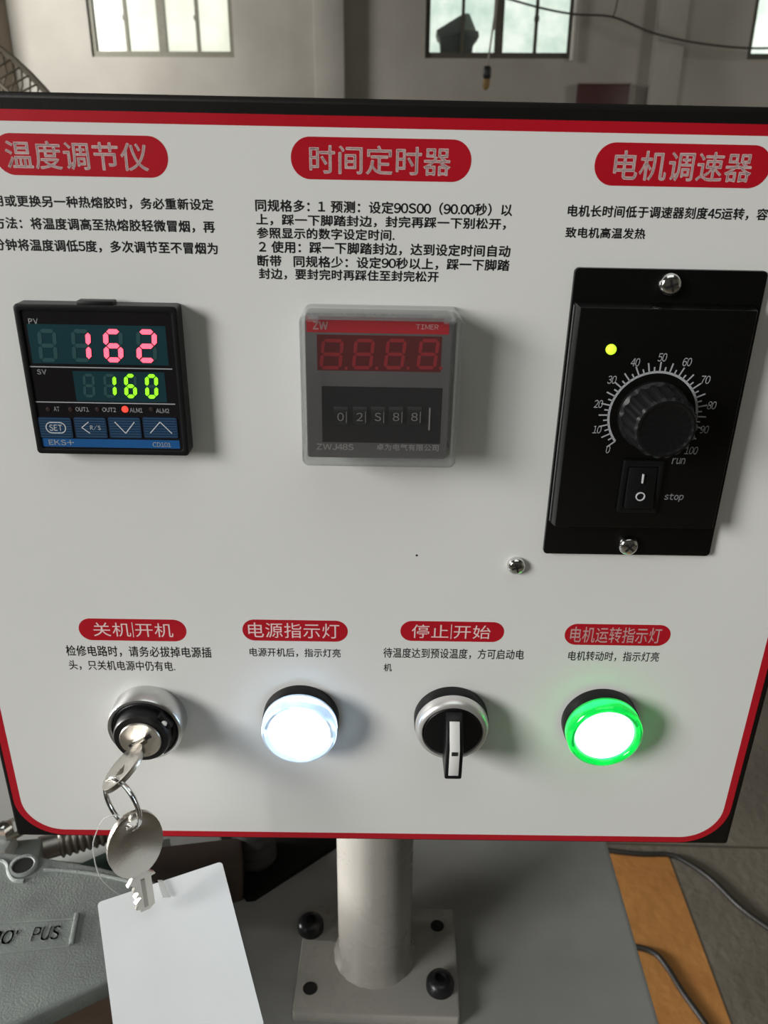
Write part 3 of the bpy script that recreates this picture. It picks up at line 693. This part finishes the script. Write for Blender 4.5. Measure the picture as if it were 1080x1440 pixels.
def plate_with_hole(bm, outer, hole, z0, z1, mtx):
    """triangulated plate with one hole"""
    start = set(bm.verts)
    loops = []
    for pts in (outer, hole):
        vs = [bm.verts.new((x, y, z0)) for x, y in pts]
        loops.append([bm.edges.new((vs[i], vs[(i + 1) % len(vs)])) for i in range(len(vs))])
    res = bmesh.ops.triangle_fill(bm, use_beauty=True, use_dissolve=False, edges=loops[0] + loops[1])
    faces = [g for g in res['geom'] if isinstance(g, bmesh.types.BMFace)]
    ext = bmesh.ops.extrude_face_region(bm, geom=faces)
    nv = [g for g in ext['geom'] if isinstance(g, bmesh.types.BMVert)]
    bmesh.ops.translate(bm, verts=nv, vec=(0, 0, z1 - z0))
    vs = [v_ for v_ in bm.verts if v_ not in start]
    bmesh.ops.transform(bm, matrix=mtx, verts=vs)
# key in the lock: its plane holds the panel normal and the keyway direction
d3 = PU * math.cos(SA) + PV * math.sin(SA)
tilt = (PN * 1.0 - PV * .10 - PU * .22).normalized()       # the key sags a little in its slot
d3 = (d3 - tilt * d3.dot(tilt)).normalized(); nn3 = d3.cross(tilt)
def frame3(o, x, y, z): return Matrix(((x.x, y.x, z.x, o.x), (x.y, y.y, z.y, o.y), (x.z, y.z, z.z, o.z), (0, 0, 0, 1)))
ko = panel_point(KU, KV, 16.5)
k1 = thing('key', 'nickel key pushed into the lock of the key switch', 'key', frame3(ko, d3, tilt, nn3), 'two keys on one ring')
bm = B(); plate_with_hole(bm, key_outline(.0140, .0212, .001, .0050, .0030), [(x, y) for x, y in ((-.0015, .0150), (.0034, .0150), (.0005, .0098))], -.0009, .0009, Matrix())
o = obj('bow', bm, 'nickel', k1, bevel=.0002)
bm = B(); ring_prism(bm, rrect(.0085, .0150, .002, 0, .0095), rrect(.0078, .0143, .0017, 0, .0095), .0009, .00115); obj('stamped_border', bm, 'nickel', o)
# where the ring passes through
hole1 = ko + d3 * .0004 + tilt * .0172
YK = hole1.y
hole2 = at_y(181, 1158, YK - .003)
mid = (hole1 + hole2) / 2
rad = (hole1 - hole2).length / 2 + .0015
ax = (hole1 - hole2).normalized(); sid = (PU * .80 + PN * .60); sid = (sid - ax * sid.dot(ax)).normalized()
kr = B(); 
pts = []
for i in range(97):
    a = 4 * PI * i / 96; off = ax.cross(sid) * (.0011 * i / 96 - .00055)
    pts.append(mid + (ax * math.cos(a) + sid * math.sin(a)) * rad + off)
tube(kr, pts, .00062, 8)
o = obj('key_ring', kr, 'chrome'); tag(o, 'small steel split ring joining the two keys', 'key ring')
# hanging key
ex = (at_y(212, 1188, YK - .004) - at_y(148, 1180, YK - .001)); kw = ex.length
top, bot = at_y(183, 1143, YK - .003), at_y(172, 1228, YK - .003)
tip = at_y(207, 1277, YK - .003)
ey = (at_y(181, 1143, YK - .003) - at_y(180, 1228, YK - .003)); kl = ey.length; ey = (top - at_y(200, 1250, YK - .003)).normalized()
exn = Vector((1, .88, .02)); exn = (exn - ey * exn.dot(ey)).normalized(); ez = exn.cross(ey)
ko2 = top - ey * kl
kb = (ko2 - tip).length
k2 = thing('key', 'nickel spare key with round bow hanging from the split ring', 'key', frame3(ko2, exn, ey, ez), 'two keys on one ring')
bm = B(); plate_with_hole(bm, key_outline(.0200, kl, .0025, .0072, kb, 5), rrect(.0048, .0042, .0008, 0, kl - .0052, 3), -.0010, .0010, Matrix())
o = obj('bow_and_blade', bm, 'nickel', k2, bevel=.00025)
bm = B(); box(bm, -.0004, .0010, -kb * .9, -.002, .0009, .0013); obj('blade_groove', bm, 'steel_rod', o)
# card tag
YT = YK + .0022
q = [at_y(137, 1270, YT), at_y(312, 1212, YT + .019), at_y(162, 1475, YT - .045)]      # the card swings towards the lens at its foot
tx = (q[1] - q[0]); wt_ = tx.length; tx.normalize(); ty = (q[0] - q[2]); ty = (ty - tx * ty.dot(tx)).normalized(); tn = tx.cross(ty)
ht_ = .062
og = q[0] + tx * wt_ / 2
tg = thing('card_tag', 'blank white card tag hanging below the keys', 'tag', frame3(og, tx, ty, tn))
bm = B(); plate_with_hole(bm, rrect(wt_, ht_, .0015, 0, -ht_ / 2, 4), circle(.0022, -.0062, -.0045, 16), -.0004, .0004, Matrix()); obj('card', bm, 'paper', tg)
inv = frame3(og, tx, ty, tn).inverted()
hp = og + tx * -.0062 + ty * -.0045
lp = [at_y(163, 1146, YK - .003), at_y(146, 1152, YK - .003), at_y(135, 1172, YK - .002), at_y(131, 1195, YK), at_y(142, 1235, YK + .003), at_y(175, 1262, YK + .009), hp - tn * .001]
bm = B(); tube(bm, [inv @ p for p in smooth_path(lp, 8)], .00022, 6); obj('loop_thread', bm, 'strap', tg)
a_, b_ = at_y(205, 1163, YK - .002), at_y(232, 1240, YK - .003)
bm = B(); prism(bm, [((inv @ p).x, (inv @ p).y) for p in (at_y(206, 1165, YT), at_y(213, 1163, YT), at_y(235, 1236, YT), at_y(224, 1240, YT))], .0012, .0016); obj('clear_strap', bm, 'strap', tg)

# ================================================================== POST AND TABLE
TZ = CAM.z - .45
def tp(x, y, dz=0): return at_z(x, y, TZ + dz)
# table with a pale sheet steel top
tb = thing('machine_table', 'pale grey sheet steel machine table carrying the post', 'table', T((-.2, .42, 0)))
loc = lambda p: (p.x + .2, p.y - .42)
x_r = .151 + .2
bm = B(); prism(bm, rrect(.95, .80, .004, x_r - .475, .03), TZ - .012, TZ); obj('table_top', bm, 'sheet_grey', tb, bevel=.0015)
bm = B(); ring_prism(bm, rrect(.945, .795, .004, x_r - .475, .03), rrect(.925, .775, .003, x_r - .475, .03), TZ - .10, TZ - .012); obj('apron', bm, 'sheet_grey', tb)
for sx in (x_r - .93, x_r - .03):
    for sy in (-.34, .40):
        bm = B(); box(bm, sx - .02, sx + .02, sy - .02, sy + .02, 0, TZ - .10); obj('leg', bm, 'sheet_grey', tb, bevel=.003)
# post
qa, qb, qc, qd = tp(436, 1275, .008), tp(636, 1276, .008), tp(650, 1428, .008), tp(405, 1428, .008)
bw_ = ((qb.x - qa.x) + (qc.x - qd.x)) / 2; yb0, yb1 = (qc.y + qd.y) / 2, (qa.y + qb.y) / 2
bcx = (qa.x + qb.x + qc.x + qd.x) / 4; bcy = (yb0 + yb1) / 2
ps = thing('mounting_post', 'round cream painted steel post on a bolted square foot plate under the control panel', 'post', T((bcx, bcy, TZ)))
bm = B(); prism(bm, rrect(bw_, yb1 - yb0, .002, 0, 0), 0, .008); obj('base_plate', bm, 'cream_paint', ps, bevel=.001)
pl, pr = at_y(474, 1200, bcy + .004), at_y(581, 1200, bcy + .004); PR = (pr.x - pl.x) / 2; pcx = (pl.x + pr.x) / 2 - bcx
PT = (PO + PV * (pv0 / 1000) - PN * .1).z - TZ - .0035
bm = B(); lathe(bm, [(PR + .003, .008), (PR + .002, .010), (PR, .014), (PR, PT), (PR * .8, PT)], 56, at(pcx, .004), lambda i, r, z: 1 + (.012 * math.sin(i * 2.3) if z < .012 else 0)); obj('tube', bm, 'cream_paint', ps)
for x, y in ((437, 1299), (619, 1381)):
    p = tp(x, y, .012); bm = B()
    lathe(bm, [(.0082, .008), (.0082, .0125), (.0072, .0145), (.0050, .0160), (.0032, .0162), (.0030, .0140), (0, .0140)], 28, at(p.x - bcx, p.y - bcy)); obj('bolt', bm, 'bolt_black', ps)
for x, y in ((615, 1302), (436, 1390)):
    p = tp(x, y, .008); bm = B(); lathe(bm, [(.0042, .0079), (.0042, .0083), (.0034, .0083), (0, .0082)], 24, at(p.x - bcx, p.y - bcy)); obj('bolt_hole', bm, 'hole', ps)

# ================================================================== MACHINE PARTS AT LOWER LEFT
GZ = CAM.z - .375
def gp(x, y): return at_z(x, y, GZ)
go = gp(100, 1300); go = Vector((go.x, go.y, TZ + .004))
g = thing('gearbox_casting', 'grey cast metal housing with a bolt hole and raised lettering left of the tag', 'gearbox', T(go))
gl = lambda p: (p.x - go.x, p.y - go.y)
out = [gl(gp(*q)) for q in ((-120, 1195), (-10, 1196), (20, 1199), (60, 1204), (140, 1218), (215, 1237), (262, 1256), (270, 1290), (228, 1346), (140, 1385), (15, 1444), (-120, 1502))]
bm = B(); prism(bm, out, GZ - go.z - .012, GZ - go.z); obj('cover_plate', bm, 'cast', g, bevel=.002, bseg=3)
om = (sum(a for a, b in out) / len(out), sum(b for a, b in out) / len(out))
bm = B(); prism(bm, [(om[0] + (a - om[0]) * .82, om[1] + (b - om[1]) * .72 + .016) for a, b in out], 0, GZ - go.z - .012); obj('lower_housing', bm, 'brown_plate', g, bevel=.002)
zt_ = GZ - go.z
b0 = gl(gp(33, 1219))
bm = B(); lathe(bm, [(.0088, 0), (.0086, .0010), (.0076, .0016), (.0062, .0016), (.0055, .0010)], 32, at(b0[0], b0[1], zt_)); boss = obj('boss', bm, 'cast', g)
bm = B(); lathe(bm, [(.0057, .0001), (.0057, .0013), (0, .0012)], 28, at(b0[0], b0[1], zt_)); obj('bolt_hole', bm, 'hole', boss)
bm = B(); rib = [gl(gp(*q)) + (zt_ + .0004,) for q in ((62, 1224), (100, 1226), (150, 1233), (222, 1250))]
tube(bm, smooth_path(rib, 6), .0011, 8); rib2 = [gl(gp(*q)) + (zt_ + .0004,) for q in ((-30, 1206), (2, 1211), (11, 1217), (13, 1228), (20, 1238), (34, 1240))]
tube(bm, smooth_path(rib2, 6), .0013, 8); obj('cast_rib', bm, 'cast', g)
# added motor, unseen past the left edge, to shade the post and foot plate
mt = T((-.425 - go.x, .115 - go.y, TZ + .0805 - go.z)) @ Matrix.Rotation(PI / 2, 4, 'Y')
bm = B(); lathe(bm, [(0, -.09), (.06, -.09), (.075, -.08), (.08, -.075), (.08, .075), (.06, .085), (0, .085)], 48, mt, lambda i, r, z: 1 if i % 2 or r < .07 else .94); box(bm, -.37 - go.x, -.262 - go.x, .10 - go.y, .262 - go.y, TZ + .001 - go.z, TZ + .072 - go.z); obj('motor', bm, 'cast', g)
# raised name field: end bar, border lines, letters
bar = [gl(gp(*q)) for q in ((105.5, 1286), (112.5, 1286), (104, 1329), (97, 1329))]
bm = B(); prism(bm, bar, zt_, zt_ + .0016); obj('raised_bar', bm, 'cast', g, bevel=.0004)
bm = B()
for q in (((-60, 1305), (0, 1298), (104, 1292)), ((-60, 1345), (0, 1341), (98, 1330))):
    tube(bm, [gl(gp(*s)) + (zt_,) for s in q], .0006, 6)
obj('field_border', bm, 'cast', g)
def cast_word(s, x0, y0, x1, y1, rot):
    a, b = gl(gp(x0, (y0 + y1) / 2)), gl(gp(x1, (y0 + y1) / 2)); c0, c1 = gl(gp((x0 + x1) / 2, y1)), gl(gp((x0 + x1) / 2, y0))
    me = letters('raised_lettering', s, 'cast', g, (a[0], b[0], c0[1], c1[1]), zt_ + .0004, .03, 0, 1, rot)
    md = me.modifiers.new('depth', 'SOLIDIFY'); md.thickness = .0005; md.offset = -1
cast_word('PUS', 46, 1302, 84, 1324, .12); cast_word("20'", -14, 1308, 24, 1330, .12)
# brown plate in front of the housing
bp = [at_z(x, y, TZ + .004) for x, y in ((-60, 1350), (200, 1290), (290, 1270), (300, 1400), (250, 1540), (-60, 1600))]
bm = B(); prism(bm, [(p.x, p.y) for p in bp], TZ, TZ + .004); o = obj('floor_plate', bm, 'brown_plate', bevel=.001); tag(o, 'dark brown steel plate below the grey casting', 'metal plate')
# pale casting behind, with chrome cap nut
def blk(name, pts, z0, z1, m, label, cat, bevel=.003):
    p = [at_z(x, y, z1) for x, y in pts]; c0 = sum((Vector((a.x, a.y)) for a in p), Vector((0, 0))) / len(p)
    root = thing(name, label, cat, T((c0.x, c0.y, z0))); bm = B(); prism(bm, [(a.x - c0.x, a.y - c0.y) for a in p], 0, z1 - z0); obj('body', bm, m, root, bevel=bevel); return root, c0
root, c0 = blk('bearing_block', ((-60, 1150), (12, 1150), (22, 1172), (8, 1197), (-60, 1199)), TZ, CAM.z - .395, 'cast_pale', 'pale grey block with a bright cap nut at the left edge', 'bearing block', .005)
p = at_z(2, 1147, CAM.z - .380); lathe_z = CAM.z - .395 - TZ
bm = B(); lathe(bm, [(.006, 0), (.006, .004), (.005, .007), (.003, .0085), (0, .009)], 6, at(p.x - c0.x, p.y - c0.y, lathe_z)); obj('cap_nut', bm, 'chrome', root)
bm = B(); lathe(bm, [(.009, 0), (.009, .002), (.005, .002)], 28, at(p.x - c0.x + .004, p.y - c0.y + .004, lathe_z)); obj('washer', bm, 'frame_olive', root)
blk('side_bracket', ((14, 1180), (60, 1176), (56, 1204), (14, 1204)), TZ, CAM.z - .405, 'cast', 'grey bracket beside the threaded spindle', 'bracket')
# threaded spindle
s0, s1 = at_z(56, 1194, CAM.z - .415), at_z(190, 1156, CAM.z - .415)
axs = (s1 - s0); ln = axs.length; axs.normalize(); sx_ = axs.cross(Vector((0, 0, 1))).normalized(); sz_ = sx_.cross(axs)
root = thing('threaded_spindle', 'steel threaded spindle behind the grey casting', 'threaded rod', frame3(s0, sx_, sz_, axs))
prof = [(0, 0), (.0078, 0), (.0078, .012)]; z = .012
while z < ln:
    prof += [(.0096, z + .0012), (.0096, z + .0022), (.0078, z + .0034)]; z += .0042
prof += [(.0078, ln + .01), (0, ln + .01)]
bm = B(); lathe(bm, prof, 32); obj('thread', bm, 'steel_rod', root)
blk('guide_rail', ((66, 1208), (150, 1178), (240, 1178), (120, 1214)), TZ, TZ + .010, 'cast_pale', 'pale guide strip under the threaded spindle', 'rail', .001)
blk('green_wedge', ((112, 1214), (152, 1196), (190, 1214), (176, 1232)), TZ + .010, TZ + .022, 'dark_green', 'dark green wedge behind the hanging key', 'wedge', .001)
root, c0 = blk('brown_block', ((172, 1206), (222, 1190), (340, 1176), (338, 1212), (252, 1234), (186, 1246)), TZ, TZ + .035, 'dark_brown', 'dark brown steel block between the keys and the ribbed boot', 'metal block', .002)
bm = B(); box(bm, -.30 - c0.x, -.055 - c0.x, .475 - c0.y, .62 - c0.y, 0, .118); obj('hidden_shade_block', bm, 'dark_brown', root, bevel=.006)  # added block, hidden behind the panel, to keep light off the lower post
blk('black_bracket', ((300, 1150), (520, 1150), (474, 1184), (358, 1259), (346, 1260), (336, 1246), (318, 1200)), TZ, TZ + .006, 'black_frame', 'black pointed steel plate left of the post', 'bracket plate', .001)
p = at_z(354, 1228, TZ + .006); root = thing('rubber_boot', 'black ribbed rubber boot standing beside the post', 'rubber boot', T((p.x, p.y + .014, TZ + .006)))
prof = [(0, 0), (.0135, 0)]
for k in range(7): prof += [(.0150, .002 + k * .009), (.0150, .005 + k * .009), (.0132, .0078 + k * .009), (.0132, .0092 + k * .009)]
prof += [(0, .068)]
bm = B(); lathe(bm, prof, 40); obj('bellows', bm, 'rubber', root)
bm = B(); lathe(bm, [(.0100, .066), (.0100, .080), (0, .082)], 6); obj('top_nut', bm, 'bolt_black', root)

# ================================================================== FLOOR CABLES
def floor_cable(pts, r, label):
    w_ = [at_z(x, y, r) for x, y in pts]; bm = B(); tube(bm, smooth_path(w_, 8), r, 10); o = obj('power_cable', bm, 'cable'); tag(o, label, 'cable', 'black cables on the floor')
floor_cable(((700, 1172), (790, 1184), (855, 1196), (900, 1201), (940, 1202), (965, 1212), (1000, 1236), (1040, 1275), (1082, 1306), (1150, 1350)), .0055, 'thin black cable on the concrete, crossing the far end of the orange band')
floor_cable(((780, 1318), (850, 1325), (896, 1332), (921, 1341), (938, 1360), (960, 1395), (992, 1440), (1020, 1485)), .0055, 'thin black cable lying along the orange floor band, nearer the table')

# ================================================================== THINGS ON AND BEFORE THE BACK WALL
def wp(x, y, Y=YB): return at_y(x, y, Y)
bm = B(); pp = [wp(700, -6, 8.27), wp(760, 11, 8.27), wp(808, 20, 8.27), wp(862, 24, 8.27), wp(918, 46, 8.26), wp(985, 61, 8.26), wp(1070, 68, 8.27), wp(1160, 60, 8.27)]
tube(bm, smooth_path(pp, 8), .009, 8); o = obj('hanging_wire', bm, 'cable_wall'); tag(o, 'thin dark wire sagging along the back wall', 'wire')
br = [wp(862, 24, 8.27), wp(866, 12, 8.28), wp(870, -10, 8.29)]; bm = B(); tube(bm, smooth_path(br, 6), .006, 8); obj('branch', bm, 'cable_wall', o)
a, b = wp(803.5, 85, 8.46), wp(807.5, 0, 8.46)
bm = B(); tube(bm, [(a.x, 8.46, a.z), (a.x, 8.46, ZC)], .018, 12); o = obj('conduit_pipe', bm, 'pipe'); tag(o, 'thin white pipe down the wall beside the right-hand window', 'pipe')
a, b = wp(812, 118), wp(882, 118)
root = thing('wall_cabinet', 'dark maroon box on the back wall just above the panel edge', 'cabinet', T(((a.x + b.x) / 2, YB, a.z - .5)))
w_ = b.x - a.x
bm = B(); box(bm, -w_ / 2, w_ / 2, -.12, 0, 0, .49); obj('body', bm, 'maroon', root, bevel=.005)
bm = B(); box(bm, -w_ / 2 - .01, w_ / 2 + .01, -.135, 0, .49, .505); obj('top_edge', bm, 'wood_edge', root)
bm = B(); box(bm, w_ / 2 - .08, w_ / 2 - .055, -.14, -.12, .2, .28); obj('handle', bm, 'wood_edge', root)
# pull switch on a cord, far behind
YH = 6.0
top, kn0, kn1 = wp(697, 0, YH), wp(685.5, 93, YH), wp(684, 124, YH)
root = thing('hanging_pull_switch', 'small black and ochre pull switch hanging on a pale cord before the right window', 'pull switch', T((kn0.x, YH, kn1.z)))
bm = B(); dz = kn0.z - kn1.z; tube(bm, smooth_path([(0, 0, dz), (.04, 0, dz + .4), (top.x - kn0.x, 0, top.z - kn1.z), (top.x - kn0.x + .06, 0, ZC - kn1.z)], 8), .006, 8); obj('cord', bm, 'rope', root)
bm = B(); lathe(bm, [(0, dz * .42), (.022, dz * .42), (.026, dz * .55), (.026, dz * .9), (.02, dz), (0, dz)], 16); obj('switch_body', bm, 'bolt_black', root)
bm = B(); lathe(bm, [(0, -.01), (.012, -.01), (.024, dz * .12), (.021, dz * .42), (0, dz * .42)], 16, T((-.006, 0, 0)) @ Matrix.Rotation(.12, 4, 'Y')); obj('ochre_grip', bm, 'ochre', root)
# tilted lidded vent outside the right-hand window
YO = 8.86
vo = wp(643, 82, YO)
root = thing('roof_vent', 'dark tilted lidded vent outside the right-hand window', 'roof vent', T((vo.x, YO, vo.z - .2)))
def vent(name, pts, y0, y1, m):
    bm = B(); q_ = [wp(x, y, YO) for x, y in pts]
    prism(bm, [(p.x - vo.x, p.z - vo.z + .2) for p in q_], -y1, -y0, Matrix.Rotation(PI / 2, 4, 'X')); return obj(name, bm, m, root, bevel=.006)
vent('body', ((620, 98), (619, 62), (617, 54), (646, 50), (671, 56), (664, 66), (661, 98)), -.12, .16, 'bin_dark')
vent('lid', ((613, 46), (616, 56), (648, 47.5), (653, 23), (647, 25)), -.16, .20, 'bin_grey')
vent('pale_flap', ((653, 22), (659, 23), (668, 46), (649, 46)), -.15, .19, 'bin_pale')
vent('rim', ((646, 47), (671, 47), (672, 56), (646, 52)), -.17, .21, 'bin_dark')
# industrial fan behind the panel at left
YFN = 1.6
fc = at_y(-113, 317, YFN); rim = at_y(38, 101, YFN); FR = (rim - fc).length
root = thing('pedestal_fan', 'large round wire cage fan standing behind the panel at left', 'fan', T((fc.x, YFN, 0)))
zc_ = fc.z; fm_ = T((0, 0, zc_)) @ Matrix.Rotation(PI / 2, 4, 'X')
bm = B()
def ringpts(r, z, n_=72): return [fm_ @ Vector((r * math.cos(2 * PI * i / n_), r * math.sin(2 * PI * i / n_), z)) for i in range(n_)]
tube(bm, ringpts(FR, 0), .006, 8, True)
for r_, z_ in ((FR * .9, .05), (FR * .72, .075), (FR * .5, .085), (FR * .28, .09)): tube(bm, ringpts(r_, z_), .0035, 6, True)
for i in range(120):
    a_ = 2 * PI * i / 120; ca, sa = math.cos(a_), math.sin(a_)
    for sgn in (1, -1):
        tube(bm, [fm_ @ Vector((r_ * ca, r_ * sa, z_ * sgn)) for r_, z_ in ((FR, 0), (FR * .9, .05), (FR * .72, .075), (FR * .28, .09), (.03, .09))], .0017, 5)
obj('cage', bm, 'fan_wire', root)
for k in range(3):
    bm = B(); n_ = 10; rows = []
    for i in range(n_ + 1):
        r_ = .06 + (FR * .86 - .06) * i / n_; half = .25 + .32 * math.sin(PI * (.2 + .7 * i / n_))
        rows.append([bm.verts.new(fm_ @ Vector((r_ * math.cos(a_), r_ * math.sin(a_), .05 * s_ * (1 - .4 * i / n_)))) for s_, a_ in ((-1, k * 2.094 - half), (-.5, k * 2.094 - half / 2), (0, k * 2.094), (.5, k * 2.094 + half / 2), (1, k * 2.094 + half))])
    for i in range(n_):
        for j in range(4): bm.faces.new((rows[i][j], rows[i][j + 1], rows[i + 1][j + 1], rows[i + 1][j]))
    o = obj('blade', bm, 'fan_blade', root); md = o.modifiers.new('depth', 'SOLIDIFY'); md.thickness = .003
bm = B(); lathe(bm, [(0, .07), (.05, .065), (.065, .03), (.065, -.07), (.055, -.18), (0, -.19)], 32, fm_); obj('motor', bm, 'fan_wire', root)
bm = B(); lathe(bm, [(0, 0), (.26, 0), (.26, .02), (.05, .05), (.022, .07), (.022, zc_ - .05), (0, zc_ - .05)], 32, T((0, .14, 0))); obj('stand', bm, 'fan_wire', root)
